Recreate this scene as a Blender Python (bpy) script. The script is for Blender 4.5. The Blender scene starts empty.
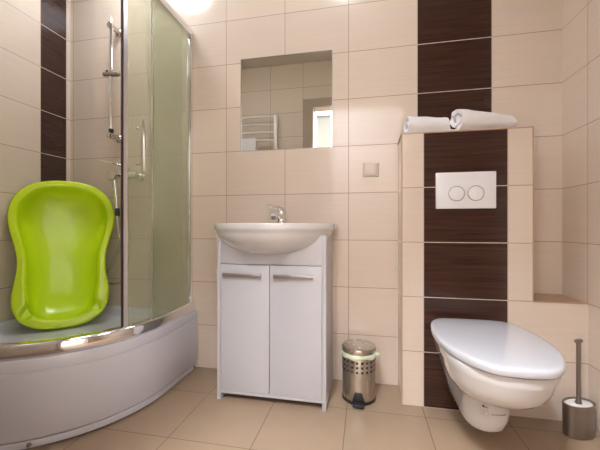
import bpy, bmesh, math, random
from mathutils import Vector, Matrix, noise
random.seed(7)
PI = math.pi
SC = bpy.context.scene
COL = SC.collection

# ------------------------------------------------------------------ materials
def new_mat(name):
    m = bpy.data.materials.new(name); m.use_nodes = True
    nt = m.node_tree; b = nt.nodes.get('Principled BSDF')
    return m, nt, b

def setc(b, key, v):
    if key in b.inputs: b.inputs[key].default_value = v

def mat(name, col, rough=.4, metal=0.0, noise_amt=0.0, noise_scale=30.0, bump=0.0, coat=0.0, stretch=(1, 1, 1), spec=.5, rough_var=0.0, bump_dist=.001):
    m, nt, b = new_mat(name)
    setc(b, 'Base Color', (*col, 1)); setc(b, 'Roughness', rough); setc(b, 'Metallic', metal)
    setc(b, 'Coat Weight', coat); setc(b, 'Specular IOR Level', spec)
    tc = nt.nodes.new('ShaderNodeTexCoord'); mp = nt.nodes.new('ShaderNodeMapping')
    mp.inputs['Scale'].default_value = stretch
    nz = nt.nodes.new('ShaderNodeTexNoise'); nz.inputs['Scale'].default_value = noise_scale
    nz.inputs['Detail'].default_value = 4
    nt.links.new(tc.outputs['Object'], mp.inputs['Vector']); nt.links.new(mp.outputs[0], nz.inputs['Vector'])
    mx = nt.nodes.new('ShaderNodeMix'); mx.data_type = 'RGBA'
    a = noise_amt
    mx.inputs[6].default_value = (*[c * (1 - a) for c in col], 1)
    mx.inputs[7].default_value = (*[min(1, c * (1 + a)) for c in col], 1)
    nt.links.new(nz.outputs[0], mx.inputs[0]); nt.links.new(mx.outputs[2], b.inputs['Base Color'])
    if rough_var:
        mr = nt.nodes.new('ShaderNodeMapRange')
        mr.inputs[3].default_value = rough - rough_var; mr.inputs[4].default_value = rough + rough_var
        nt.links.new(nz.outputs[0], mr.inputs[0]); nt.links.new(mr.outputs[0], b.inputs['Roughness'])
    if bump:
        bp = nt.nodes.new('ShaderNodeBump'); bp.inputs['Strength'].default_value = bump
        bp.inputs['Distance'].default_value = bump_dist
        nt.links.new(nz.outputs[0], bp.inputs['Height']); nt.links.new(bp.outputs[0], b.inputs['Normal'])
    return m

def M_(nt, op, a, b=None, c=None, clamp=False):
    n = nt.nodes.new('ShaderNodeMath'); n.operation = op; n.use_clamp = clamp
    for i, v in enumerate((a, b, c)):
        if v is None: continue
        if isinstance(v, (int, float)): n.inputs[i].default_value = v
        else: nt.links.new(v, n.inputs[i])
    return n.outputs[0]

def tile_mat(name, u_axis, v_axis, off_u, wu, off_v, wv, dark=None, extra=(), light=(.69, .59, .49), grout=(.30, .17, .11),
             rough=.11, g=.0014, streak=True, var=.03, coarse=.06):
    m, nt, b = new_mat(name)
    tc = nt.nodes.new('ShaderNodeTexCoord'); sp = nt.nodes.new('ShaderNodeSeparateXYZ')
    nt.links.new(tc.outputs['Object'], sp.inputs[0])
    U = sp.outputs[u_axis]; V = sp.outputs[v_axis]
    su = M_(nt, 'SUBTRACT', U, off_u); sv = M_(nt, 'SUBTRACT', V, off_v)
    du = M_(nt, 'PINGPONG', su, wu / 2); dv = M_(nt, 'PINGPONG', sv, wv / 2)
    d = M_(nt, 'MINIMUM', du, dv)
    for e in extra:
        d = M_(nt, 'MINIMUM', d, M_(nt, 'ABSOLUTE', M_(nt, 'SUBTRACT', U, e)))
    gm = M_(nt, 'SUBTRACT', 1.0, M_(nt, 'DIVIDE', M_(nt, 'SUBTRACT', d, g * .5), g), clamp=True)
    # per tile tone
    iu = M_(nt, 'FLOOR', M_(nt, 'DIVIDE', su, wu)); iv = M_(nt, 'FLOOR', M_(nt, 'DIVIDE', sv, wv))
    cb = nt.nodes.new('ShaderNodeCombineXYZ'); nt.links.new(iu, cb.inputs[0]); nt.links.new(iv, cb.inputs[1])
    wn = nt.nodes.new('ShaderNodeTexWhiteNoise'); wn.noise_dimensions = '3D'; nt.links.new(cb.outputs[0], wn.inputs[0])
    # streaks
    cs = nt.nodes.new('ShaderNodeCombineXYZ')
    if streak:
        nt.links.new(M_(nt, 'MULTIPLY', U, 4.0), cs.inputs[0]); nt.links.new(M_(nt, 'MULTIPLY', V, 150.0), cs.inputs[1])
        nt.links.new(M_(nt, 'MULTIPLY', M_(nt, 'ADD', iu, M_(nt, 'MULTIPLY', iv, 7.0)), 3.3), cs.inputs[2])
    else:
        nt.links.new(M_(nt, 'MULTIPLY', U, 14.0), cs.inputs[0]); nt.links.new(M_(nt, 'MULTIPLY', V, 14.0), cs.inputs[1])
    nz = nt.nodes.new('ShaderNodeTexNoise'); nz.inputs['Scale'].default_value = 1.0; nz.inputs['Detail'].default_value = 3
    nt.links.new(cs.outputs[0], nz.inputs['Vector'])
    k = M_(nt, 'ADD', M_(nt, 'MULTIPLY', M_(nt, 'SUBTRACT', nz.outputs[0], .5), coarse * 2),
           M_(nt, 'MULTIPLY', M_(nt, 'SUBTRACT', wn.outputs[0], .5), var * 2))
    k = M_(nt, 'ADD', k, 1.0)
    def scaled(col, kk):
        vm = nt.nodes.new('ShaderNodeVectorMath'); vm.operation = 'SCALE'
        vm.inputs[0].default_value = col; nt.links.new(kk, vm.inputs['Scale']); return vm.outputs[0]
    def mix(f, a, c):
        mx = nt.nodes.new('ShaderNodeMix'); mx.data_type = 'RGBA'
        nt.links.new(f, mx.inputs[0])
        for i, v in ((6, a), (7, c)):
            if isinstance(v, tuple): mx.inputs[i].default_value = (*v, 1)
            else: nt.links.new(v, mx.inputs[i])
        return mx.outputs[2]
    lt = scaled(light, k)
    gcol = grout
    if dark:
        dm = M_(nt, 'MULTIPLY', M_(nt, 'GREATER_THAN', U, dark[0]), M_(nt, 'LESS_THAN', U, dark[1]))
        kd = M_(nt, 'ADD', M_(nt, 'MULTIPLY', M_(nt, 'SUBTRACT', nz.outputs[0], .5), 1.9), 1.0, clamp=False)
        kd = M_(nt, 'MAXIMUM', kd, .25)
        dk = scaled((.043, .0175, .0125), kd)
        base = mix(dm, lt, dk)
        gcol = mix(dm, grout, (.78, .66, .56))
    else: base = lt
    nt.links.new(mix(gm, base, gcol), b.inputs['Base Color'])
    rr = M_(nt, 'ADD', M_(nt, 'MULTIPLY', gm, .5), rough)
    nt.links.new(rr, b.inputs['Roughness'])
    bp = nt.nodes.new('ShaderNodeBump'); bp.inputs['Strength'].default_value = .25; bp.inputs['Distance'].default_value = .0012
    h = M_(nt, 'ADD', M_(nt, 'MULTIPLY', nz.outputs[0], .10 if streak else .25), M_(nt, 'SUBTRACT', 1.0, gm))
    nt.links.new(h, bp.inputs['Height']); nt.links.new(bp.outputs[0], b.inputs['Normal'])
    return m

def emit(name, col, s):
    m, nt, b = new_mat(name)
    setc(b, 'Base Color', (.8, .8, .8, 1)); setc(b, 'Emission Color', (*col, 1)); setc(b, 'Emission Strength', s)
    return m

def glass_frost(name):
    m, nt, b = new_mat(name); nt.nodes.remove(b)
    out = [n for n in nt.nodes if n.type == 'OUTPUT_MATERIAL'][0]
    tr = nt.nodes.new('ShaderNodeBsdfTransparent'); tr.inputs[0].default_value = (.955, .955, .885, 1)
    tl = nt.nodes.new('ShaderNodeBsdfTranslucent'); tl.inputs[0].default_value = (.78, .80, .72, 1)
    df = nt.nodes.new('ShaderNodeBsdfDiffuse'); df.inputs[0].default_value = (.68, .71, .63, 1)
    gl = nt.nodes.new('ShaderNodeBsdfGlossy'); gl.inputs['Roughness'].default_value = .10
    gl.inputs['Color'].default_value = (.9, .95, .93, 1)
    m1 = nt.nodes.new('ShaderNodeMixShader'); m1.inputs[0].default_value = .5
    m2 = nt.nodes.new('ShaderNodeMixShader'); m3 = nt.nodes.new('ShaderNodeMixShader')
    tc = nt.nodes.new('ShaderNodeTexCoord'); nz = nt.nodes.new('ShaderNodeTexNoise'); nz.inputs['Scale'].default_value = 60
    nt.links.new(tc.outputs['Object'], nz.inputs['Vector'])
    mr = nt.nodes.new('ShaderNodeMapRange'); mr.inputs[3].default_value = .21; mr.inputs[4].default_value = .215
    nt.links.new(nz.outputs[0], mr.inputs[0]); nt.links.new(mr.outputs[0], m2.inputs[0])
    nt.links.new(tl.outputs[0], m1.inputs[1]); nt.links.new(df.outputs[0], m1.inputs[2])
    nt.links.new(tr.outputs[0], m2.inputs[1]); nt.links.new(m1.outputs[0], m2.inputs[2])
    fr = nt.nodes.new('ShaderNodeFresnel'); fr.inputs[0].default_value = 1.3
    nt.links.new(M_(nt, 'MULTIPLY', fr.outputs[0], .45), m3.inputs[0]); nt.links.new(m2.outputs[0], m3.inputs[1]); nt.links.new(gl.outputs[0], m3.inputs[2])
    nt.links.new(m3.outputs[0], out.inputs[0])
    return m

X0, TW = -.0843, .3474
T_BACK = tile_mat('wall tiles back', 0, 2, X0, TW, 0, .25, dark=(.263, .6105))
T_LEFT = tile_mat('wall tiles left', 1, 2, 1.539, .3474, 0, .25, dark=(1.539, 1.705), extra=(1.705,))
T_RIGHT = tile_mat('wall tiles right', 1, 2, 1.555, .3474, 0, .25)
T_FRONT = tile_mat('wall tiles front', 0, 2, -.62, .3474, 0, .25, rough=.5)
T_SIDE = tile_mat('wall tiles cistern side', 1, 2, 1.30, .5, 0, .25)
T_TOP = tile_mat('ledge tiles', 0, 1, X0, TW, 1.552, .5)
T_FLOOR = tile_mat('floor tiles', 0, 1, -.415, .3357, 1.468, .3376, light=(.325, .235, .158), grout=(.17, .11, .07), rough=.34, streak=False, var=.02, coarse=.05, g=.0016)
PLASTER = mat('ceiling paint', (.62, .59, .54), .85, noise_amt=.02, noise_scale=20, bump=.1)
HALLWALL = mat('hallway paint', (.86, .85, .84), .8, noise_amt=.02, noise_scale=15)
WHITE_LAC = mat('white lacquer', (.50, .50, .525), .28, noise_amt=.01, noise_scale=8, coat=.2)
WHITE_EDGE = mat('white board', (.50, .50, .525), .42, noise_amt=.015, noise_scale=12)
CERAMIC = mat('white ceramic', (.66, .655, .65), .10, noise_amt=.012, noise_scale=6, coat=.6)
SEATPL = mat('white seat plastic', (.52, .53, .56), .16, noise_amt=.008, noise_scale=9, coat=.3)
ACRYL = mat('white acrylic', (.66, .68, .74), .22, noise_amt=.012, noise_scale=7, coat=.3)
PANELPL = mat('grey white panel', (.62, .62, .68), .35, noise_amt=.015, noise_scale=9)
CHROME = mat('chrome', (.86, .86, .87), .10, 1.0, noise_amt=.03, noise_scale=14, rough_var=.03)
SATIN = mat('satin aluminium', (.84, .83, .84), .30, 1.0, noise_amt=.05, noise_scale=20, stretch=(1, 1, .05), rough_var=.05)
STEEL = mat('brushed steel', (.58, .55, .51), .26, 1.0, noise_amt=.04, noise_scale=60, stretch=(1, 1, .04), rough_var=.06)
STEEL_D = mat('dark steel', (.34, .31, .28), .34, 1.0, noise_amt=.12, noise_scale=60, stretch=(1, 1, .04), rough_var=.06)
HANDLE = mat('grey handle metal', (.42, .39, .38), .38, .85, noise_amt=.05, noise_scale=40)
BLACK = mat('black plastic', (.018, .017, .018), .35, noise_amt=.2)
HOLE = mat('dark interior', (.012, .010, .009), .8, noise_amt=.2)
GASKET = mat('dark rubber gasket', (.05, .03, .04), .5, noise_amt=.2)
GREEN = mat('lime green plastic', (.62, .86, .012), .26, noise_amt=.02, noise_scale=5, coat=.25)
BAG = mat('pale green bin liner', (.66, .74, .52), .5, noise_amt=.1, noise_scale=40, bump=.4)
TOWEL = mat('white terry cloth', (.88, .88, .90), .95, noise_amt=.06, noise_scale=240, bump=1.0, bump_dist=.003)
PLASTIC_W = mat('white plastic', (.80, .79, .78), .35, noise_amt=.01)
PLATE = mat('flush plate plastic', (.78, .78, .80), .30, noise_amt=.01)
SOCKET = mat('cream socket plastic', (.66, .58, .50), .35, noise_amt=.01)
RING = mat('chrome ring', (.55, .54, .53), .25, 1.0, noise_amt=.04)
TRIMM = mat('beige tile edge profile', (.46, .30, .19), .4, noise_amt=.04)
CASING = mat('brown door casing', (.43, .34, .27), .5, noise_amt=.12, noise_scale=12, stretch=(1, 1, .1))
ENAMEL = mat('white radiator enamel', (.84, .84, .82), .3, noise_amt=.01)
INK = mat('black print', (.02, .02, .02), .5, noise_amt=.1)
INKG = mat('grey print', (.36, .32, .29), .5, noise_amt=.1)
SEAM = mat('dark seam', (.05, .045, .04), .6, noise_amt=.1)
FRAMEG = mat('grey window frame', (.30, .28, .27), .5, noise_amt=.05)
FROST = glass_frost('frosted green glass')
FILL_LAMP = emit('fill lamp diffuser', (.93, .97, 1.05), 13.0)  # glow of the added second bathroom light
HALL_FILL = emit('hallway fill diffuser', (.95, .97, 1.04), 370.0)  # strong glow of the added hallway fill
def mk_mirror():
    m, nt, b = new_mat('mirror silver')
    setc(b, 'Base Color', (.80, .80, .74, 1)); setc(b, 'Metallic', 1.0); setc(b, 'Roughness', .01)
    return m
MIRROR = mk_mirror()
def mk_clear():
    m, nt, b = new_mat('clear window glass'); nt.nodes.remove(b)
    out = [n for n in nt.nodes if n.type == 'OUTPUT_MATERIAL'][0]
    tr = nt.nodes.new('ShaderNodeBsdfTransparent'); gl = nt.nodes.new('ShaderNodeBsdfGlossy'); gl.inputs['Roughness'].default_value = .02
    mx = nt.nodes.new('ShaderNodeMixShader'); fr = nt.nodes.new('ShaderNodeFresnel')
    nt.links.new(fr.outputs[0], mx.inputs[0]); nt.links.new(tr.outputs[0], mx.inputs[1]); nt.links.new(gl.outputs[0], mx.inputs[2])
    nt.links.new(mx.outputs[0], out.inputs[0]); return m
CLEAR = mk_clear()

# ------------------------------------------------------------------ mesh helpers
def box(bm, x0, x1, y0, y1, z0, z1, bev=0.0, seg=2, mi=0):
    t = bmesh.new()
    vs = [t.verts.new((x, y, z)) for x in (x0, x1) for y in (y0, y1) for z in (z0, z1)]
    for f in ((0, 1, 3, 2), (4, 6, 7, 5), (0, 4, 5, 1), (2, 3, 7, 6), (0, 2, 6, 4), (1, 5, 7, 3)):
        t.faces.new([vs[i] for i in f])
    bmesh.ops.recalc_face_normals(t, faces=t.faces)
    if bev: bmesh.ops.bevel(t, geom=list(t.edges), offset=bev, segments=seg, profile=.5, affect='EDGES')
    merge(bm, t, mi)

def merge(bm, t, mi=0, M=None):
    t.verts.index_update()
    vm = [bm.verts.new(M @ v.co if M else v.co) for v in t.verts]
    for f in t.faces:
        try:
            nf = bm.faces.new([vm[v.index] for v in f.verts]); nf.material_index = mi if mi else f.material_index
        except ValueError: pass
    t.free()

def loft(bm, rings, cap0=True, cap1=True, closed=True, mi=0):
    R = [[bm.verts.new(p) for p in r] for r in rings]
    n = len(R[0])
    for a, b in zip(R, R[1:]):
        for i in range(n if closed else n - 1):
            j = (i + 1) % n
            f = bm.faces.new((a[i], a[j], b[j], b[i])); f.material_index = mi
    if cap0: f = bm.faces.new(list(reversed(R[0]))); f.material_index = mi
    if cap1: f = bm.faces.new(R[-1]); f.material_index = mi
    return R

def lathe(bm, prof, c=(0, 0, 0), n=40, axis='Z', cap0=True, cap1=True, sx=1, sy=1, mi=0):
    rings = []
    for r, z in prof:
        ring = []
        for i in range(n):
            a = 2 * PI * i / n; x, y = r * math.cos(a) * sx, r * math.sin(a) * sy
            p = {'Z': (x, y, z), 'Y': (x, z, y), 'X': (z, x, y)}[axis]
            ring.append((c[0] + p[0], c[1] + p[1], c[2] + p[2]))
        rings.append(ring)
    loft(bm, rings, cap0, cap1, mi=mi)

def tube(bm, pts, r, n=12, cap=True, mi=0):
    pts = [Vector(p) for p in pts]; rings = []; up = None
    for i, p in enumerate(pts):
        t = ((pts[min(i + 1, len(pts) - 1)] - pts[max(i - 1, 0)])).normalized()
        if up is None:
            up = Vector((0, 0, 1)) if abs(t.z) < .9 else Vector((1, 0, 0))
        a = t.cross(up).normalized(); b_ = a.cross(t).normalized(); up = b_
        rr = r[i] if isinstance(r, (list, tuple)) else r
        rings.append([p + a * rr * math.cos(2 * PI * k / n) + b_ * rr * math.sin(2 * PI * k / n) for k in range(n)])
    loft(bm, rings, cap, cap, mi=mi)

def spline(pts, per=8, closed=False):
    P = [Vector(p) for p in pts]; n = len(P); out = []
    rng = range(n if closed else n - 1)
    for i in rng:
        if closed: p0, p1, p2, p3 = P[(i - 1) % n], P[i], P[(i + 1) % n], P[(i + 2) % n]
        else: p0, p1, p2, p3 = P[max(i - 1, 0)], P[i], P[i + 1], P[min(i + 2, n - 1)]
        for k in range(per):
            t = k / per
            out.append(.5 * ((2 * p1) + (-p0 + p2) * t + (2 * p0 - 5 * p1 + 4 * p2 - p3) * t * t + (-p0 + 3 * p1 - 3 * p2 + p3) * t ** 3))
    if not closed: out.append(P[-1])
    return out

ORIG = {}
def obj(name, bm, m, parent=None, origin=None, smooth=40, recalc=True, local=False):
    if recalc: bmesh.ops.recalc_face_normals(bm, faces=bm.faces)
    root = parent
    while root is not None and root.parent is not None: root = root.parent
    o_ = Vector((0, 0, 0))
    if root is not None and not local: o_ = ORIG.get(root.name, Vector((0, 0, 0)))
    elif origin is not None: o_ = Vector(origin)
    if o_.length: bmesh.ops.translate(bm, verts=bm.verts, vec=-o_)
    me = bpy.data.meshes.new(name); bm.to_mesh(me); bm.free()
    for mm in (m if isinstance(m, (list, tuple)) else [m]): me.materials.append(mm)
    if smooth:
        for p in me.polygons: p.use_smooth = True
        me.set_sharp_from_angle(angle=math.radians(smooth))
    o = bpy.data.objects.new(name, me); COL.objects.link(o)
    if parent is not None: o.parent = parent
    elif origin is not None:
        o.location = o_; ORIG[o.name] = o_.copy()
    return o

def thing(name, label, cat, loc, group=None, rz=0):
    e = bpy.data.objects.new(name, None); e.empty_display_size = .05; COL.objects.link(e)
    e.location = loc; e.rotation_euler = (0, 0, rz); e['label'] = label; e['category'] = cat
    if group: e['group'] = group
    ORIG[e.name] = Vector(loc)
    return e
def tag(o, label, cat, group=None):
    o['label'] = label; o['category'] = cat
    if group: o['group'] = group
    return o
def struct(name, bm, m, label, cat, smooth=0):
    o = obj(name, bm, m, smooth=smooth); o['kind'] = 'structure'; o['label'] = label; o['category'] = cat
    return o
B = bmesh.new

# ------------------------------------------------------------------ the room
XL, XR, YB, YF, HC = -1.845, .9124, 1.732, .22, 2.5
YW = .08                       # hallway side of the door wall
YC = 1.552                     # face of the cistern boxing
DX0, DX1, DZ = -.527, .36, 2.05

bm = B(); box(bm, XL - .12, XR + .12, YF - .14, YB + .12, -.08, 0); struct('floor', bm, T_FLOOR, 'beige tiled bathroom floor', 'floor')
bm = B(); box(bm, XL, XR, YF - .14, YB, HC, HC + .1); struct('ceiling', bm, PLASTER, 'plain painted bathroom ceiling', 'ceiling')
# back wall with a shallow seat for the mirror
mx0, mx1, mz0, mz1 = -.692, -.169, 1.247, 1.773
bm = B()
box(bm, XL - .12, mx0, YB, YB + .12, 0, HC + .1); box(bm, mx1, XR + .12, YB, YB + .12, 0, HC + .1)
box(bm, mx0, mx1, YB, YB + .12, 0, mz0); box(bm, mx0, mx1, YB, YB + .12, mz1, HC + .1); box(bm, mx0, mx1, YB + .012, YB + .12, mz0, mz1)
struct('wall_back', bm, T_BACK, 'cream tiled back wall with a column of dark brown tiles', 'wall')
bm = B(); box(bm, XL - .12, XL, YF - .14, YB, 0, HC + .1); struct('wall_left', bm, T_LEFT, 'cream tiled wall beside the shower with dark tiles at the corner', 'wall')
bm = B(); box(bm, XR, XR + .12, YF - .14, YB, 0, HC + .1); struct('wall_right', bm, T_RIGHT, 'cream tiled wall on the right behind the toilet brush', 'wall')
bm = B()
box(bm, XL, DX0, YF - .14, YF, 0, HC); box(bm, DX1, XR, YF - .14, YF, 0, HC); box(bm, DX0, DX1, YF - .14, YF, DZ, HC)
struct('wall_front', bm, T_FRONT, 'tiled wall with the doorway seen in the mirror', 'wall')
# cistern boxing and low ledge
bm = B(); box(bm, .169, .708, YC, YB, 0, 1.246, 0); struct('wall_cistern', bm, T_BACK, 'boxed-in cistern wall with dark brown tiles in the middle', 'wall')
bm = B(); box(bm, .708, XR, YC, YB, 0, .497); struct('wall_ledge', bm, T_BACK, 'low cream tiled ledge in the right corner', 'ledge')
bm = B(); box(bm, .165, .712, YC - .001, YB, 1.246, 1.2515, .001); struct('trim_1', bm, TRIMM, 'beige edging along the top of the cistern wall', 'trim')
bm = B(); box(bm, .1665, .1715, YC - .0025, YC + .006, 0, 1.246, .001); struct('trim_2', bm, TRIMM, 'beige edging on the left corner of the cistern wall', 'trim')
bm = B(); box(bm, .7055, .7105, YC - .0025, YC + .006, .50, 1.246, .001); struct('trim_3', bm, TRIMM, 'beige edging on the right corner of the cistern wall', 'trim')
bm = B(); box(bm, .711, XR, YC - .0015, YB, .497, .503, .001); struct('trim_4', bm, TRIMM, 'beige tiled top of the low ledge', 'trim')

# doorway casing
bm = B(); cw = .09
box(bm, DX0 - cw, DX0 + .012, YF, YF + .014, 0, DZ + cw * .8, .002); box(bm, DX1 - .012, DX1 + cw, YF, YF + .014, 0, DZ + cw * .8, .002)
box(bm, DX0 + .012, DX1 - .012, YF, YF + .014, DZ - .012, DZ + cw * .8, .002)
for a, b_ in ((DX0, DX0 + .012), (DX1 - .012, DX1)): box(bm, a, b_, YW, YF, 0, DZ - .012)
box(bm, DX0, DX1, YW, YF, DZ - .012, DZ)
struct('door_1', bm, CASING, 'brown casing around the open bathroom doorway', 'door frame', 0)

# hallway beyond the door (behind the camera, seen in the mirror)
HY, HX0, HX1 = -.90, -1.7, 1.3
bm = B(); box(bm, HX0, HX1, HY, YW, -.08, 0); struct('floor_hallway', bm, T_FLOOR, 'beige tiled hallway floor outside the bathroom', 'floor')
bm = B(); box(bm, HX0, HX1, HY, YW, 2.6, 2.7); struct('ceiling_hallway', bm, HALLWALL, 'white hallway ceiling', 'ceiling')
wx0, wx1, wz0, wz1 = -.672, -.430, .25, 2.345
bm = B()
box(bm, HX0, wx0, HY - .12, HY, -.08, 2.7); box(bm, wx1, HX1, HY - .12, HY, -.08, 2.7)
box(bm, wx0, wx1, HY - .12, HY, -.08, wz0); box(bm, wx0, wx1, HY - .12, HY, wz1, 2.7)
struct('wall_hallway', bm, HALLWALL, 'pale hallway wall with a narrow bright window', 'wall')
bm = B(); box(bm, HX0 - .1, HX0, HY, YW, -.08, 2.7); struct('wall_hallway_left', bm, HALLWALL, 'pale side wall of the hallway', 'wall')
bm = B(); box(bm, HX1, HX1 + .1, HY, YW, -.08, 2.7); struct('wall_hallway_right', bm, HALLWALL, 'pale end wall of the hallway', 'wall')
bm = B(); box(bm, HX0, XL - .12, YW, YW + .1, 0, 2.6) if HX0 < XL - .12 else None
box(bm, XR + .12, HX1, YW, YW + .1, 0, 2.6); struct('wall_hallway_front', bm, HALLWALL, 'hallway wall beside the bathroom', 'wall')
bm = B()
for a, b_ in ((wx0, wx0 + .022), (wx1 - .022, wx1)): box(bm, a, b_, HY - .06, HY + .012, wz0, wz1, .004)
box(bm, wx0 + .022, wx1 - .022, HY - .06, HY + .012, wz1 - .012, wz1, .004); box(bm, wx0 + .022, wx1 - .022, HY - .06, HY + .012, wz0, wz0 + .04, .004)
win = struct('window_1', bm, FRAMEG, 'narrow hallway window with a grey frame', 'window')
bm = B(); box(bm, wx0 + .02, wx1 - .02, HY - .07, HY - .064, wz0 + .038, wz1 - .011); obj('pane', bm, CLEAR, win, smooth=0)

# ------------------------------------------------------------------ mirror
t = thing('mirror', 'square frameless mirror set flush into the tiles above the washbasin', 'mirror', ((mx0 + mx1) / 2, YB, mz0))
bm = B(); box(bm, mx0 + .0035, mx1 - .0035, YB + .003, YB + .0115, mz0 + .0035, mz1 - .0035, 0); obj('glass', bm, MIRROR, t, smooth=0)
bm = B()
for q in ((mx0, mx0 + .0034, mz0, mz1), (mx1 - .0034, mx1, mz0, mz1), (mx0 + .0034, mx1 - .0034, mz0, mz0 + .0034), (mx0 + .0034, mx1 - .0034, mz1 - .0034, mz1)):
    box(bm, q[0], q[1], YB - .0005, YB + .0115, q[2], q[3])
obj('edge', bm, SEAM if False else HANDLE, t, smooth=0)

# ------------------------------------------------------------------ socket
t = thing('wall_socket', 'small cream electrical socket on the tiles right of the mirror', 'socket', (.032, YB, 1.083))
bm = B(); box(bm, -.009, .073, YB - .010, YB, 1.083, 1.157, .004, 3); obj('cover_plate', bm, SOCKET, t)
bm = B(); box(bm, .002, .062, YB - .016, YB - .010, 1.091, 1.149, .003, 2); fl = obj('flap', bm, SOCKET, t)
bm = B(); box(bm, .008, .056, YB - .0165, YB - .016, 1.0925, 1.0955); obj('lip', bm, HANDLE, fl, smooth=0)

# ------------------------------------------------------------------ flush plate
t = thing('flush_plate', 'white dual flush plate with two round buttons above the toilet', 'flush plate', (.4375, YC, .901))
bm = B(); box(bm, .314, .561, YC - .012, YC, .901, 1.063, .0035, 3); obj('plate', bm, PLATE, t)
for cx_, lab in ((.400, 1), (.479, 0)):
    bm = B(); lathe(bm, [(.0335, 0), (.0335, -.0012), (.0315, -.0012), (.0315, 0)], (cx_, YC - .012, .968), 48, 'Y', False, False)
    rg = obj('button_ring', bm, RING, t)
    bm = B(); lathe(bm, [(.0312, 0), (.0312, -.0014), (.030, -.002), (.001, -.002)], (cx_, YC - .012, .968), 48, 'Y'); obj('button', bm, PLATE, rg)

# ------------------------------------------------------------------ toilet
TX = .4375
t = thing('toilet', 'white wall-hung toilet with closed lid on the cistern wall', 'toilet', (TX, YC, .06))
def dring(z, yf, w, wb, n=40, L=None, p=2.15, yb=YC - .0005):
    L = L if L else min(w * 1.35, (yb - yf) * .8)
    yc = yf + L; pts = []
    for i in range(n + 1):
        a = PI * i / n; c_, s_ = math.cos(a), math.sin(a)
        x = w * math.copysign(abs(c_) ** (2 / p), c_); y = yc - L * abs(s_) ** (2 / p)
        pts.append((TX + x, y, z))
    left = pts[-1]; k = 8
    for i in range(1, k + 1):
        f = i / k; e = f * f * (3 - 2 * f); pts.append((TX - (w + (wb - w) * e), yc + (yb - yc) * f, z))
    m = 4
    for i in range(1, m): pts.append((TX - wb + 2 * wb * i / m, yb, z))
    for i in range(k, 0, -1):
        f = i / k; e = f * f * (3 - 2 * f); pts.append((TX + (w + (wb - w) * e), yc + (yb - yc) * f, z))
    return pts
prof = [(.066, 1.35, .036, .050), (.070, 1.305, .052, .058), (.082, 1.268, .063, .064), (.104, 1.240, .071, .070), (.140, 1.222, .076, .078), (.18, 1.210, .079, .090),
        (.214, 1.196, .083, .100), (.230, 1.172, .093, .106), (.242, 1.142, .106, .110), (.254, 1.110, .119, .116), (.272, 1.076, .133, .121), (.298, 1.045, .147, .126), (.328, 1.026, .157, .130), (.351, 1.017, .1615, .132),
        (.358, 1.013, .164, .132), (.368, 1.009, .168, .133), (.386, 1.006, .1705, .134), (.395, 1.006, .1705, .134), (.3985, 1.009, .168, .132)]
bm = B(); loft(bm, [dring(z, yf, w, wb) for z, yf, w, wb in prof]); obj('bowl', bm, CERAMIC, t, smooth=60)
LID = [(0, .990), (.060, .997), (.105, 1.026), (.140, 1.08), (.165, 1.14), (.180, 1.21), (.183, 1.28), (.180, 1.35), (.168, 1.42), (.147, 1.467), (.115, 1.493), (.05, 1.500), (0, 1.501)]
half = spline([(a, b_, 0) for a, b_ in LID], 6)
outl = [(p.x, p.y) for p in half] + [(-p.x, p.y) for p in reversed(half[1:-1])]
cy_ = 1.25
def lring(z, s, dx=0): return [(TX + x * s, cy_ + (y - cy_) * s, z - .005) for x, y in outl]
bm = B()
loft(bm, [lring(.4034, .90), lring(.4034, .955), lring(.405, .96), lring(.408, .962), lring(.4115, .955)], True, True); obj('seat_ring', bm, SEATPL, t, smooth=50)
bm = B(); loft(bm, [lring(.4034, .970), lring(.4085, .970)], True, True); obj('seam', bm, SEAM, t)
bm = B()
loft(bm, [lring(.4058, .965), lring(.4058, .984), lring(.4105, .996), lring(.4215, 1.0), lring(.4265, .996), lring(.4305, .982), lring(.4325, .955), lring(.434, .90), lring(.4362, .75), lring(.4375, .5), lring(.438, .2)])
obj('lid', bm, SEATPL, t, smooth=60)
for sx in (-.075, .075):
    bm = B(); tube(bm, [(TX + sx - .018, 1.512, .409), (TX + sx + .018, 1.512, .409)], .0095, 16); obj('hinge', bm, SEATPL, t)
# maker's marks on the neck: an arrow over a round emblem and a short scrawl of letters
def on_neck(a, z, off=.0006):       # angle round the neck, -90 = towards the room
    yf, w = 1.1750, .078
    for (z0, y0, w0, _), (z1, y1, w1, _) in zip(prof, prof[1:]):
        if z0 <= z <= z1:
            f = (z - z0) / (z1 - z0); yf = y0 + (y1 - y0) * f; w = w0 + (w1 - w0) * f
    L = w * 1.35; c_, s_ = math.cos(a), math.sin(a); p = 2.15
    x = w * math.copysign(abs(c_) ** (2 / p), c_); y = yf + L - L * abs(s_) ** (2 / p)
    return Vector((TX + x + off * c_, y - off * abs(s_), z))
def stroke(bm, pts, r):
    tube(bm, [on_neck(math.radians(a), z) for a, z in pts], r, 5)
bm = B()
stroke(bm, [(-119, .206), (-113, .204), (-107, .203)], .0011); stroke(bm, [(-119, .206), (-114, .209)], .0014); stroke(bm, [(-119, .206), (-114, .2015)], .0014)
obj('arrow_mark', bm, INK, t)
bm = B()
for k in range(16):
    a0, a1 = 2 * PI * k / 16, 2 * PI * (k + 1) / 16
    stroke(bm, [(-112 + 9 * math.cos(a0), .178 + .012 * math.sin(a0)), (-112 + 9 * math.cos(a1), .178 + .012 * math.sin(a1))], .0006)
stroke(bm, [(-116, .171), (-114, .185)], .0007); stroke(bm, [(-114, .185), (-110, .180)], .0007); stroke(bm, [(-115, .178), (-111, .176)], .0006)
obj('emblem_mark', bm, INKG, t)
bm = B()
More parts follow.
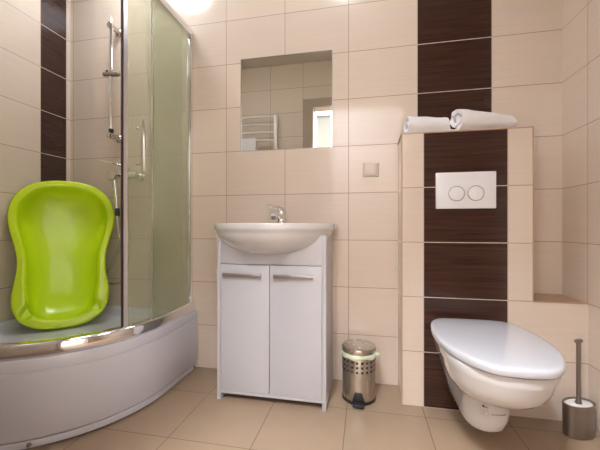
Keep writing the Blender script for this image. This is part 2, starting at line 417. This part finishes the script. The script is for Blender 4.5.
for a in (-97, -90, -83, -76, -69):
    stroke(bm, [(a, .176), (a + 1.5, .1815), (a + 3.5, .176)], .0008)
    stroke(bm, [(a + 3.5, .176), (a + 5, .179)], .0007)
obj('lettering_mark', bm, INK, t)

# ------------------------------------------------------------------ toilet brush
t = thing('toilet_brush', 'steel toilet brush standing in an oval holder in the right corner', 'toilet brush', (.829, 1.466, 0), rz=math.radians(22))
bm = B(); lathe(bm, [(.050, .0), (.055, .003), (.0555, .008), (.057, .12), (.0575, .127), (.055, .1285), (.050, .127), (.049, .06)], n=48, sx=1.12, sy=.70, cap1=False); obj('holder', bm, STEEL_D, t, local=True)
bm = B(); lathe(bm, [(.0495, .112), (.0495, .121), (.046, .124), (.020, .126), (.018, .122)], n=48, sx=1.12, sy=.70); obj('inner_cup', bm, PLASTIC_W, t, local=True)
bm = B()
lathe(bm, [(.0075, .05), (.0075, .365)], n=20, cap0=True); lathe(bm, [(.0095, .120), (.012, .126), (.0095, .136)], n=20)
h = obj('handle', bm, STEEL_D, t, local=True)
bm = B(); tube(bm, [(-.016, 0, .369), (-.011, 0, .369), (.011, 0, .369), (.016, 0, .369)], [.0055, .0075, .0075, .0055], 16); obj('grip_cap', bm, STEEL_D, h, local=True)

# ------------------------------------------------------------------ pedal bin
t = thing('pedal_bin', 'small perforated steel pedal bin between the cabinet and cistern wall', 'waste bin', (-.028, 1.580, 0))
R = .0785
bm = B(); lathe(bm, [(R - .004, .012), (R, .016), (R, .220), (R - .0015, .224), (R - .006, .224), (R - .006, .03)], n=64, cap1=False)
for row in range(3):
    for k in range(21):
        a = 2 * PI * (k + .5) / 21; z = .150 + row * .0215; w = .0050
        t2 = bmesh.new(); rr = R + .0004
        vs = [t2.verts.new((rr * math.cos(a + s * w / rr), rr * math.sin(a + s * w / rr), z + q * w)) for s, q in ((-1, -.6), (-.6, -1), (.6, -1), (1, -.6), (1, .6), (.6, 1), (-.6, 1), (-1, .6))]
        f = t2.faces.new(vs); f.material_index = 1; merge(bm, t2)
obj('body', bm, [STEEL, HOLE], t, local=True, recalc=False, smooth=30)
bm = B(); lathe(bm, [(R - .002, 0), (R + .002, .002), (R + .002, .012), (R - .002, .0145)], n=64); obj('base_ring', bm, BLACK, t, local=True)
# bin liner folded over the edge, with a knot on the right
bm = B(); rings = []
for j, (r, z) in enumerate(((R - .008, .212), (R - .003, .2265), (R + .003, .228), (R + .0065, .222), (R + .006, .213), (R + .003, .207), (R + .0012, .208))):
    ring = []
    for i in range(72):
        a = 2 * PI * i / 72
        w = noise.noise(Vector((math.cos(a) * 5, math.sin(a) * 5, j * .5))) * .004 * (j > 1)
        zz = z + (noise.noise(Vector((math.cos(a) * 3, math.sin(a) * 3, 9))) * .006 if j > 3 else 0)
        ring.append(((r + w) * math.cos(a), (r + w) * math.sin(a), zz))
    rings.append(ring)
loft(bm, rings, False, False); bl = obj('liner', bm, BAG, t, local=True, smooth=80)
bm = B(); kc = Vector((R + .004, -.022, .220))
bmesh.ops.create_icosphere(bm, subdivisions=3, radius=.014)
for v in bm.verts:
    n_ = v.co.normalized(); v.co = Vector((v.co.x * 1.35, v.co.y * .9, v.co.z * .75)) + n_ * noise.noise(n_ * 4) * .006 + kc
obj('knot', bm, BAG, bl, local=True, smooth=80)
bm = B(); lathe(bm, [(R + .001, .2275), (R + .003, .230), (R + .003, .248), (R + .001, .252), (R - .010, .256), (R - .035, .2595), (.010, .2615)], n=64); obj('lid', bm, STEEL_D if False else STEEL, t, local=True)
bm = B(); box(bm, -.030, .030, -R - .004, -R + .006, .014, .060, .002)
for v in bm.verts:
    if v.co.z > .04: v.co.x *= .55
lk = obj('pedal_bracket', bm, BLACK, t, local=True)
bm = B(); box(bm, -.026, .026, -R - .034, -R - .002, .008, .017, .003); obj('pedal', bm, BLACK, t, local=True)
bm = B(); box(bm, -.022, .022, -R - .0335, -R - .006, .0165, .0195, .001); obj('pedal_tread', bm, BLACK, t, local=True)
bm = B(); box(bm, -.018, .018, R + .0005, R + .010, .21, .246, .002); obj('hinge', bm, BLACK, t, local=True)

# ------------------------------------------------------------------ vanity cabinet
cx0, cx1, cf, ct = -.690, -.168, 1.429, .782
t = thing('vanity_cabinet', 'white two-door vanity cabinet under the washbasin', 'cabinet', ((cx0 + cx1) / 2, YB, 0))
th = .018
for a, b_ in ((cx0, cx0 + th), (cx1 - th, cx1)):
    bm = B(); box(bm, a, b_, cf, YB - .002, 0, ct, .001); obj('side_panel', bm, WHITE_EDGE, t)
bm = B(); box(bm, cx0 + th, cx1 - th, cf + .0015, cf + .018, .646, ct, .0008); obj('front_panel', bm, WHITE_LAC, t)
bm = B(); box(bm, cx0 + th, cx1 - th, cf + .004, YB - .004, .030, .046, .0008); obj('bottom_panel', bm, WHITE_EDGE, t)
bm = B(); box(bm, cx0 + th, cx1 - th, YB - .012, YB - .004, .046, ct); obj('back_panel', bm, WHITE_EDGE, t)
mid = -.4305
for a, b_, h0, h1 in ((cx0 + th + .0015, mid - .0015, -.655, -.466), (mid + .0015, cx1 - th - .0015, -.408, -.224)):
    bm = B(); box(bm, a, b_, cf, cf + .017, .0475, .643, .0012); d = obj('door', bm, WHITE_LAC, t)
    bm = B(); box(bm, h0, h1, cf - .020, cf - .012, .589, .604, .002)
    box(bm, h0 + .004, h0 + .014, cf - .013, cf + .0005, .590, .603, .001); box(bm, h1 - .014, h1 - .004, cf - .013, cf + .0005, .590, .603, .001)
    obj('handle', bm, HANDLE, d)

# ------------------------------------------------------------------ washbasin
WX, WY = -.442, 1.56
t = thing('washbasin', 'white ceramic washbasin with a bulging front on the vanity cabinet', 'washbasin', (WX, YB, .683))
NB = 96
def se(a, rx, ry, p): 
    c_, s_ = math.cos(a), math.sin(a); k = (abs(c_ / rx) ** p + abs(s_ / ry) ** p) ** (-1 / p)
    return k * c_, k * s_
def rim(a, s=1.0):
    c_, s_ = math.cos(a), math.sin(a)
    if s_ >= 0: x, y = se(a, .301, .1705, 14)
    else: x, y = se(a, .301, .29, 1.9)
    return x * s, y * s
def bow(a, k, rx=.283, rf=.268, rb=.150):
    x, y = (rx * k * math.cos(a), (rf if math.sin(a) < 0 else rb) * k * math.sin(a)); return x, y
def ring(fn, z): return [(WX + fn(2 * PI * i / NB)[0], WY + fn(2 * PI * i / NB)[1], z) for i in range(NB)]
rings = [ring(lambda a: bow(a, .02), .674)]
for q in range(1, 15):
    z = .674 + (.800 - .674) * (1 - math.cos(q / 14 * PI / 2)); k = math.sin(q / 14 * PI / 2)
    f = max(0, (q - 10) / 4) ** 2 * .55
    rings.append(ring(lambda a, k=k, f=f: tuple(u * (1 - f) + v * f for u, v in zip(bow(a, k), rim(a, .985))), z))
rings += [ring(lambda a: rim(a, .992), .807), ring(lambda a: rim(a, 1.0), .815), ring(lambda a: rim(a, 1.0), .830), ring(lambda a: rim(a, .995), .8345), ring(lambda a: rim(a, .985), .8362)]
def cav(a, k): x, y = .235 * k * math.cos(a), .165 * k * math.sin(a); return x, y - .085
rings += [ring(lambda a: cav(a, 1.03), .8358), ring(lambda a: cav(a, 1.0), .832), ring(lambda a: cav(a, .95), .80), ring(lambda a: cav(a, .82), .75), ring(lambda a: cav(a, .55), .718), ring(lambda a: cav(a, .12), .708)]
bm = B(); loft(bm, rings); obj('basin', bm, CERAMIC, t, smooth=50)
bm = B(); lathe(bm, [(.022, .709), (.022, .712), (.014, .7125), (.002, .711)], (WX, WY - .085, 0), 32); obj('drain', bm, CHROME, t)
# faucet
FX, FY, FZ = -.436, 1.672, .8362
t = thing('faucet', 'chrome single-lever faucet on the back of the washbasin', 'faucet', (FX, FY, FZ))
bm = B(); lathe(bm, [(.025, 0), (.025, .004), (.0215, .008), (.0205, .046), (.0225, .060), (.0215, .066), (.010, .072)], (FX, FY, FZ), 32); obj('body', bm, CHROME, t)
bm = B(); tube(bm, spline([(FX, FY, FZ + .034), (FX - .006, FY - .05, FZ + .046), (FX - .012, FY - .10, FZ + .050), (FX - .013, FY - .118, FZ + .046)], 5), [.016] * 6 + [.0145] * 5 + [.013] * 5, 16); sp_ = obj('spout', bm, CHROME, t)
bm = B(); lathe(bm, [(.0115, .036), (.0105, .022), (.0095, .020)], (FX - .0125, FY - .11, FZ), 20); obj('aerator', bm, STEEL_D, sp_)
bm = B(); tube(bm, spline([(FX + .014, FY + .010, FZ + .058), (FX + .004, FY - .004, FZ + .075), (FX - .016, FY - .022, FZ + .083), (FX - .045, FY - .050, FZ + .092), (FX - .062, FY - .065, FZ + .100)], 5), [.012] * 5 + [.014] * 4 + [.010] * 4 + [.0065] * 4 + [.0055] * 4, 14); obj('lever', bm, CHROME, t)

# ------------------------------------------------------------------ rolled towels
def towel_roll(name, label, length, r_out, loc, rz, seed, taper=0.0):
    bm = B(); turns = 2.05; n = 120; th_ = .0105; r0 = .008
    r_in = lambda a: r0 + (r_out - r0) * a
    prof_ = []
    for i in range(n + 1):
        f = i / n; a = -PI * .35 + 2 * PI * turns * f; prof_.append((r_in(f), a))
    gap = (r_out - r0) / turns
    outer = [(r, a) for r, a in prof_]; inner = [(r - gap * .64, a) for r, a in prof_]
    poly = [(max(.001, r) * math.cos(a), max(.001, r) * math.sin(a)) for r, a in outer] + [(max(.0008, r) * math.cos(a), max(.0008, r) * math.sin(a)) for r, a in reversed(inner)]
    NS = 22; rings = []
    for j in range(NS + 1):
        f = j / NS; x = -length / 2 + length * f
        e = min(f, 1 - f) * NS; sc = 1 - .05 * max(0, 1.2 - e); s2 = (1 - taper * f) * sc
        ring = []
        for k, (y, z) in enumerate(poly):
            rr = math.hypot(y, z) / r_out
            d = noise.noise(Vector((x * 14, y * 30, z * 30)) + Vector((seed, 0, 0))) * .008 * rr
            xe = x + noise.noise(Vector((0, y * 40, z * 40)) + Vector((seed + 5, f * 3, 0))) * .010 * (abs(f - .5) * 2) ** 4 - (1 - rr) * .012 * (1 if f > .98 else -1 if f < .02 else 0)
            q = s2 + d / r_out
            zz = z * q; zz = max(zz, -r_out * .86) 
            ring.append((xe, y * q, zz + r_out * .86))
        rings.append(ring)
    VR = loft(bm, rings, False, False)
    L_ = len(poly)
    for R_ in (VR[0], VR[-1]):                # spiral end faces: a strip between the outer and inner edge of the cloth
        for k in range(n): bm.faces.new((R_[k], R_[k + 1], R_[L_ - 2 - k], R_[L_ - 1 - k]))
    o = obj(name, bm, TOWEL, smooth=60); o.location = loc; o.rotation_euler = (0, 0, rz)
    return tag(o, label, 'towel', 'rolled towels on the cistern wall')
towel_roll('rolled_towel', 'rolled white towel on the cistern wall, the slimmer left roll', 0.200, .056, (.286, 1.630, 1.2535), math.radians(14), 1.0, .04)
towel_roll('rolled_towel', 'rolled white towel on the cistern wall, the thicker right roll', 0.295, .065, (.540, 1.642, 1.2535), math.radians(23), 6.0, .22)

# ------------------------------------------------------------------ shower tray
TXR, TYF, RC = -.960, .880, .55
ccx, ccy = TXR - RC, TYF + RC
def qout(i, z, n=28, back=0.0):
    xl, yb = XL + back + .0005, YB - back - .0005; xr = TXR - i; rr = RC - i
    P_ = [(xl, yb, z), ((xl + xr) / 2, yb, z), (xr, yb, z), (xr, (yb + ccy) / 2, z)]
    for k in range(n + 1):
        a = -PI / 2 * k / n; P_.append((ccx + rr * math.cos(a), ccy + rr * math.sin(a), z))
    P_ += [((xl + ccx) / 2, ccy - rr, z), (xl, ccy - rr, z), (xl, (ccy - rr + yb) / 2, z)]
    return P_
t = thing('shower_tray', 'white quarter-round shower tray with a tall curved front', 'shower tray', (ccx, ccy, 0))
bm = B()
loft(bm, [qout(.012, .255), qout(.003, .262), qout(0, .290), qout(0, .326), qout(.004, .332), qout(.062, .333, back=.030), qout(.070, .328, back=.040), qout(.092, .296, back=.062), qout(.120, .288, back=.09), qout(.30, .284, back=.25)])
obj('basin', bm, ACRYL, t, smooth=50)
bm = B(); lathe(bm, [(.045, .2845), (.045, .288), (.040, .290), (.004, .2915)], (-1.36, 1.30, 0), 40); obj('drain_cover', bm, CHROME, t)
def front_path(off, n=40):
    P_ = [(TXR + off, YB - .0006)]
    for k in range(n + 1):
        a = -PI / 2 * k / n; P_.append((ccx + (RC + off) * math.cos(a), ccy + (RC + off) * math.sin(a)))
    P_.append((XL + .0006, TYF - off)); return P_
def sweep(bm, prof_, pathf=front_path, mi=0, a0=None):
    """prof_ = list of (offset, z), closed"""
    cols = [pathf(o) for o, z in prof_]
    rings = [[(cols[k][i][0], cols[k][i][1], prof_[k][1]) for k in range(len(prof_))] for i in range(len(cols[0]))]
    loft(bm, rings, mi=mi)
bm = B(); sweep(bm, [(-.010, .039), (.004, .039), (.006, .043), (.006, .278), (.004, .283), (-.010, .284)]); fp = obj('front_panel', bm, PANELPL, t, smooth=30)
bm = B(); sweep(bm, [(-.012, .007), (.002, .007), (.003, .010), (.003, .032), (.001, .034), (-.012, .034)]); kp = obj('kick_strip', bm, PANELPL, t, smooth=30)
bm = B(); sweep(bm, [(-.035, 0), (-.022, 0), (-.022, .05), (-.035, .05)]); obj('shadow_gap_strip', bm, HOLE, t, smooth=30)  # near-black strip, paints the shade in the gap along the floor
for a in (-57, 0):
    ar = math.radians(a); yy = 0 if a else .26
    c_ = Vector((ccx + (RC + .003) * math.cos(ar), ccy + (RC + .003) * math.sin(ar) + yy, .021)); d_ = Vector((math.cos(ar), math.sin(ar), 0))
    bm = B(); tube(bm, [c_ - d_ * .001, c_ + d_ * .003, c_ + d_ * .004], [.0085, .0085, .006], 20); s_ = obj('screw_cover', bm, RING, kp)

# ------------------------------------------------------------------ shower enclosure
t = thing('shower_enclosure', 'curved chrome-framed shower enclosure with frosted sliding doors standing open', 'shower enclosure', (ccx, ccy, .333))
def pf(base):
    def f(off, n=40): return front_path(off - base, n)
    return f
# rails (offset measured from tray edge, negative = inside)
bm = B(); sweep(bm, [(-.056, .3336), (-.012, .3336), (-.010, .337), (-.011, .372), (-.015, .379), (-.024, .3835), (-.052, .384), (-.056, .380)]); obj('bottom_rail', bm, CHROME, t, smooth=35)
bm = B(); sweep(bm, [(-.058, 1.935), (-.030, 1.935), (-.028, 1.938), (-.028, 1.972), (-.031, 1.976), (-.055, 1.976), (-.058, 1.972)]); obj('top_rail', bm, CHROME, t, smooth=35)
def cpath(off, a0, ext):   # quarter path from wall side: straight length ext then arc to angle a0 (deg), right hand side
    P_ = [(TXR + off, ccy + ext)] if ext > 0 else []
    n = 14
    for k in range(n + 1):
        a = math.radians(a0) * k / n; P_.append((ccx + (RC + off) * math.cos(a), ccy + (RC + off) * math.sin(a)))
    return P_
def mirrorp(P_): return [(ccx + (ccy - y), ccy + (ccx - x)) for x, y in P_]
for side in (0, 1):
    mp = (lambda P_: P_) if side == 0 else mirrorp
    wl = (YB - .002 - ccy) if side == 0 else (ccx - XL - .002)
    def panel(o0, o1, a0, ext, z0, z1, start=0.0):
        bm = B(); A, B_ = mp(cpath(o0, a0, ext)), mp(cpath(o1, a0, ext))
        loft(bm, [[(a[0], a[1], z0), (b_[0], b_[1], z0), (b_[0], b_[1], z1), (a[0], a[1], z1)] for a, b_ in zip(A, B_)]); return bm
    g = obj('fixed_panel', panel(-.038, -.033, -6 if side == 0 else -3, wl - .018, .380, 1.937), FROST, t, smooth=30)
    # slim profile on the panel's free edge
    def edgebar(a, o0, o1, wdeg, z0, z1):
        bm = B(); pts = []
        for o_, aa in ((o0, a - wdeg), (o1, a - wdeg), (o1, a + wdeg), (o0, a + wdeg)):
            ar = math.radians(aa); pts.append((ccx + (RC + o_) * math.cos(ar), ccy + (RC + o_) * math.sin(ar)))
        pts = mp(pts); loft(bm, [[(p[0], p[1], z0) for p in pts], [(p[0], p[1], z1) for p in pts]]); return bm
    obj('edge_profile', edgebar(-6.15 if side == 0 else -3.15, -.0385, -.0325, .15, .381, 1.936), SATIN, g, smooth=30)
    DA = -20.5 if side == 0 else -13
    d = obj('sliding_door', panel(-.052, -.047, DA, .22, .384, 1.936), FROST, t, smooth=30)
    obj('edge_profile', edgebar(DA - .7, -.057, -.041, .95, .384, 1.936), SATIN, d, smooth=30)
    obj('magnetic_seal', edgebar(DA - 2.0, -.054, -.044, .33, .384, 1.936), GASKET, d, smooth=30)
    # handle: vertical bar with two stand-offs
    ar = math.radians(DA + 6); dirv = Vector((math.cos(ar), math.sin(ar), 0))
    base = Vector((ccx, ccy, 0)) + dirv * (RC - .047)
    def mv(v):
        q = mp([(v.x, v.y)])[0]; return Vector((q[0], q[1], v.z))
    bm = B()
    tube(bm, [mv(base + dirv * .044 + Vector((0, 0, z))) for z in (1.068, 1.072, 1.302, 1.306)], [.006, .0088, .0088, .006], 20)
    hd = obj('handle', bm, CHROME, d)
    for z in (1.105, 1.27):
        bm = B(); tube(bm, [mv(base + dirv * q + Vector((0, 0, z))) for q in (.0005, .006, .0065, .044)], [.009, .009, .006, .006], 16); obj('handle_mount', bm, CHROME, hd)
    # wall profile
    bm = B()
    if side == 0: box(bm, TXR - .054, TXR - .026, YB - .024, YB - .001, .384, 1.935, .002)
    else: box(bm, XL + .001, XL + .024, TYF + .026, TYF + .054, .384, 1.935, .002)
    obj('wall_profile', bm, CHROME, t)

# ------------------------------------------------------------------ shower riser rail
RX, RY = -1.482, 1.664
t = thing('shower_rail', 'chrome shower rail on the tiles above the green baby bath', 'shower rail', (RX, YB, 1.36))
bm = B(); lathe(bm, [(.0120, 1.375), (.0120, 2.035)], (RX, RY, 0), 20); obj('rail', bm, CHROME, t)
for z in (2.016, 1.362):
    bm = B(); lathe(bm, [(.024, YB - .001), (.024, YB - .008), (.019, YB - .014), (.0165, YB - .016), (.0155, RY + .010), (.019, RY - .004), (.017, RY - .016), (.008, RY - .020)], (RX, 0, z), 28, 'Y'); br = obj('bracket', bm, STEEL, t)
    bm = B(); lathe(bm, [(.0252, YB - .0005), (.0252, YB - .0035)], (RX, 0, z), 28, 'Y'); obj('gasket', bm, BLACK, br)
bm = B(); lathe(bm, [(.0135, 1.378), (.0135, 1.402)], (RX, RY, 0), 20); obj('collar', bm, BLACK, t)
bm = B(); lathe(bm, [(.010, 2.03), (.0075, 2.045), (.0015, 2.072)], (RX, RY, 0), 16); obj('finial', bm, CHROME, t)
bm = B(); tube(bm, [(RX - .048, RY - .006, 1.732), (RX - .044, RY - .006, 1.732), (RX + .030, RY - .006, 1.724), (RX + .058, RY - .006, 1.722), (RX + .062, RY - .006, 1.722)], [.008, .013, .014, .013, .009], 20); sl = obj('slider', bm, STEEL_D, t)
bm = B(); tube(bm, [(RX - .022, RY - .004, 1.735), (RX - .022, RY - .010, 1.752)], [.007, .006], 14); obj('lock_knob', bm, BLACK, sl)

# ------------------------------------------------------------------ shower mixer, hand shower, hose
MX, MZ = -1.385, 1.125
t = thing('shower_mixer', 'chrome wall mixer with a thin lever beside the sliding door edge', 'shower tap', (MX, YB, MZ))
bm = B(); tube(bm, [(MX - .075, YB - .055, MZ), (MX - .07, YB - .055, MZ), (MX + .07, YB - .055, MZ), (MX + .075, YB - .055, MZ)], [.016, .021, .021, .016], 24); bo = obj('body', bm, CHROME, t)
for s in (-.055, .055):
    bm = B(); lathe(bm, [(.030, YB - .001), (.029, YB - .008), (.014, YB - .014), (.014, YB - .05)], (MX + s, 0, MZ), 28, 'Y'); obj('wall_flange', bm, CHROME, t)
bm = B(); lathe(bm, [(.020, MZ + .01), (.021, MZ + .045), (.012, MZ + .055)], (MX, YB - .055, 0), 24)
tube(bm, spline([(MX, YB - .055, MZ + .05), (MX - .05, YB - .085, MZ + .064), (MX - .135, YB - .10, MZ + .082)], 5), [.010] * 3 + [.007] * 4 + [.005] * 4, 12); obj('lever', bm, CHROME, t)
t = thing('hand_shower', 'chrome hand shower hanging with its hose beside the door edge', 'hand shower', (-1.435, 1.66, .91))
bm = B(); tube(bm, spline([(-1.432, 1.655, .905), (-1.434, 1.650, .98), (-1.440, 1.648, 1.06), (-1.446, 1.646, 1.115)], 5), [.0105] * 5 + [.0125] * 6 + [.015] * 5, 18); hs = obj('grip', bm, CHROME, t)
bm = B(); M = Matrix.Translation((-1.446, 1.632, 1.12)) @ Matrix.Rotation(math.radians(72), 4, 'X')
t2 = bmesh.new(); lathe(t2, [(.012, -.016), (.028, -.008), (.032, .004), (.030, .008), (.004, .009)], n=28); merge(bm, t2, M=M); hh = obj('shower_head', bm, STEEL, t)
bm = B(); lathe(bm, [(.013, .885), (.014, .89), (.014, .925), (.0115, .93)], (-1.432, 1.655, 0), 18); obj('hose_nut', bm, BLACK, hs)
# hose: up from the handle's foot, loop down and back up to the mixer outlet
HP = spline([(-1.432, 1.655, .887), (-1.425, 1.655, .80), (-1.415, 1.655, .71), (-1.455, 1.652, .61), (-1.495, 1.65, .545), (-1.492, 1.65, .500), (-1.445, 1.65, .482), (-1.39, 1.652, .51), (-1.365, 1.66, .62), (-1.375, 1.67, .84), (-1.385, YB - .056, MZ - .024)], 8)
bm = B(); rr = [.0052 + .0008 * (i % 2) for i in range(len(HP))]; tube(bm, HP, rr, 12); obj('hose', bm, STEEL, t)
HP2 = spline([(-1.446, 1.672, 1.150), (-1.468, 1.665, 1.12), (-1.470, 1.665, 1.04), (-1.450, 1.664, .96), (-1.440, 1.664, .90)], 8)
bm = B(); tube(bm, HP2, .0042, 10); obj('hose_loop', bm, STEEL, t)

# ------------------------------------------------------------------ baby bath
t = thing('baby_bath', 'lime green plastic baby bath propped upright in the shower corner', 'baby bath', (-1.539, 1.399, .300))
OUT = [(0, 0), (.065, .003), (.125, .020), (.172, .056), (.200, .11), (.208, .175), (.200, .24), (.192, .31), (.195, .385), (.212, .46), (.232, .54), (.239, .61), (.228, .68), (.195, .74), (.14, .785), (.07, .806), (0, .811)]
INN = [(0, .040), (.060, .043), (.104, .058), (.128, .088), (.142, .125), (.152, .18), (.158, .24), (.160, .31), (.165, .385), (.182, .46), (.201, .54), (.207, .61), (.197, .67), (.168, .72), (.12, .757), (.06, .774), (0, .778)]
def closed(P_):
    L_ = [(x, y, 0) for x, y in P_] + [(-x, y, 0) for x, y in reversed(P_[1:-1])]
    return spline(L_, 6, True)
O_, I_ = closed(OUT), closed(INN)
def dent(x, y):
    d = 0
    for s in (-1, 1):
        dx, dy = x - s * .137, y - .103; a = math.radians(38) * s
        u = dx * math.cos(a) + dy * math.sin(a); v = -dx * math.sin(a) + dy * math.cos(a)
        q = (u / .030) ** 2 + (v / .046) ** 2 if False else (u / .030) ** 2 + (v / .056) ** 2
        if q < 1: d = max(d, .024 * min(1, (1 - q) * 2.0))
    return d
rings = []
def blend(f): return [o * (1 - f) + i * f for o, i in zip(O_, I_)]
rings.append([(p.x * .99, p.y * .99 + .004, .030) for p in O_]); rings.append([(p.x, p.y, .026) for p in O_]); rings.append([(p.x, p.y, .010) for p in O_])
for f, dz in ((.03, .004), (.10, .0008), (.2, 0), (.3, 0), (.38, 0), (.46, 0), (.54, 0), (.62, 0), (.7, 0), (.78, .0002), (.86, .001), (.93, .003), (1.0, .008)):
    rings.append([(p.x, p.y, dz + dent(p.x, p.y)) for p in blend(f)])
for s, dz in ((.985, .020), (.965, .042), (.93, .066), (.87, .088), (.79, .105), (.69, .117), (.56, .126), (.40, .131), (.22, .133), (.05, .134)):
    rings.append([(p.x * s, .42 + (p.y - .42) * (s + (1 - s) * .25 * (dz < .10)), dz) for p in I_])
bm = B()
# local frame: x across, y up the bath, z into the bath (away from viewer)
loft(bm, rings, False, True)
bath = obj('tub', bm, GREEN, t, local=True, smooth=60)
so = bath.modifiers.new('thickness', 'SOLIDIFY'); so.thickness = .003; so.offset = 1
bot = Vector((-1.539, 1.399, .298)); mid_ = Vector((-1.643, 1.508, .868))
up = (mid_ - bot).normalized(); right = Vector((.7071, .7071, 0)); right = (right - up * right.dot(up)).normalized()
into = right.cross(up)     # check direction below
if into.dot(Vector((-1, 1, 0))) < 0: into = -into
Mx = Matrix((right, up, into)).transposed().to_4x4(); 
me = bath.data
me.transform(Mx)
if Mx.determinant() < 0: me.flip_normals()
t.location = bot

# ------------------------------------------------------------------ towel radiator (in the mirror)
t = thing('towel_radiator', 'white ladder towel radiator seen in the mirror', 'radiator', (-1.13, YF, .9))
for x in (-.895, -1.365):
    bm = B(); box(bm, x - .018, x + .018, YF + .045, YF + .075, .82, 1.965, .006, 3); up_ = obj('upright', bm, ENAMEL, t)
for grp in ((1.945, 1.865, 1.785, 1.705), (1.56, 1.48, 1.40, 1.32), (1.17, 1.09, 1.01, .93, .85)):
    for z in grp:
        P_ = spline([(-.895, YF + .06, z), (-1.0, YF + .082, z), (-1.13, YF + .09, z), (-1.26, YF + .082, z), (-1.365, YF + .06, z)], 4)
        bm = B(); tube(bm, P_, .0115, 12); obj('rung', bm, ENAMEL, t)
for x in (-.895, -1.365):
    for z in (1.86, .92):
        bm = B(); lathe(bm, [(.012, YF), (.012, YF + .046)], (x, 0, z), 14, 'Y'); obj('wall_bracket', bm, ENAMEL, t)
# towel hung over a rung
bm = B(); rings = []
for j in range(17):
    x = -1.33 + .24 * j / 16; w = .004 * math.sin(j * 1.3)
    pr = [(YF + .062, 1.33), (YF + .064 + w, 1.5), (YF + .066, 1.68), (YF + .072, 1.715), (YF + .086, 1.7225), (YF + .102, 1.715), (YF + .108, 1.68), (YF + .112 + w, 1.5), (YF + .114 + w, 1.28),
          (YF + .120 + w, 1.28), (YF + .118 + w, 1.5), (YF + .114, 1.685), (YF + .106, 1.725), (YF + .086, 1.732), (YF + .068, 1.725), (YF + .060, 1.69), (YF + .058 + w, 1.5), (YF + .056, 1.33)]
    rings.append([(x, y, z) for y, z in pr])
loft(bm, rings); o = obj('hanging_towel', bm, TOWEL, smooth=50); tag(o, 'white towel hanging on the radiator seen in the mirror', 'towel')

# ------------------------------------------------------------------ lamps
for LX, LY, lab, LM in ((-1.24, 1.39, 'round flush ceiling light over the shower', emit('lamp diffuser bright', (.93, .97, 1.06), 25.0)), (-.12, 1.27, 'round flush fill light added between washbasin and toilet', FILL_LAMP)):  # second of the pair is an added fill light
    t = thing('ceiling_light', lab, 'ceiling light', (LX, LY, HC))
    bm = B(); lathe(bm, [(.185, HC), (.185, HC - .018), (.175, HC - .022)], (LX, LY, 0), 48); obj('base', bm, PLASTIC_W, t)
    bm = B(); lathe(bm, [(.172, HC - .0225), (.172, HC - .04), (.155, HC - .06), (.11, HC - .073), (.04, HC - .078), (.005, HC - .079)], (LX, LY, 0), 48); obj('diffuser', bm, LM, t)
t = thing('ceiling_light', 'round fill light added in the hallway outside the bathroom', 'ceiling light', (-.35, -.36, 2.6))  # unseen light added to brighten the bathroom through the doorway
bm = B(); lathe(bm, [(.185, 2.6), (.185, 2.582), (.175, 2.578)], (-.35, -.36, 0), 48); obj('base', bm, PLASTIC_W, t)
bm = B(); lathe(bm, [(.172, 2.5775), (.172, 2.56), (.155, 2.54), (.11, 2.527), (.04, 2.522), (.005, 2.521)], (-.35, -.36, 0), 48); obj('diffuser', bm, HALL_FILL, t)

# ------------------------------------------------------------------ world, camera
w = bpy.data.worlds.new('World'); SC.world = w; w.use_nodes = True
bg = w.node_tree.nodes['Background']; bg.inputs[0].default_value = (1.0, .95, .90, 1); bg.inputs[1].default_value = 1.0

cam = bpy.data.cameras.new('Camera'); co = bpy.data.objects.new('Camera', cam); COL.objects.link(co)
co.location = (0, 0, .8214); co.rotation_euler = (PI / 2, 0, .1979)
cam.sensor_width = 36; cam.lens = 36 * 322.5 / 600; cam.shift_y = 1.6 / 600; cam.clip_start = .01
SC.camera = co
SC.view_settings.view_transform = 'Standard'; SC.view_settings.look = 'None'; SC.view_settings.gamma = 1
SC.view_settings.use_curve_mapping = False; SC.view_settings.exposure = -0.03
SC.cycles.use_denoising = True
SC.cycles.max_bounces = 14; SC.cycles.transparent_max_bounces = 16; SC.cycles.diffuse_bounces = 8
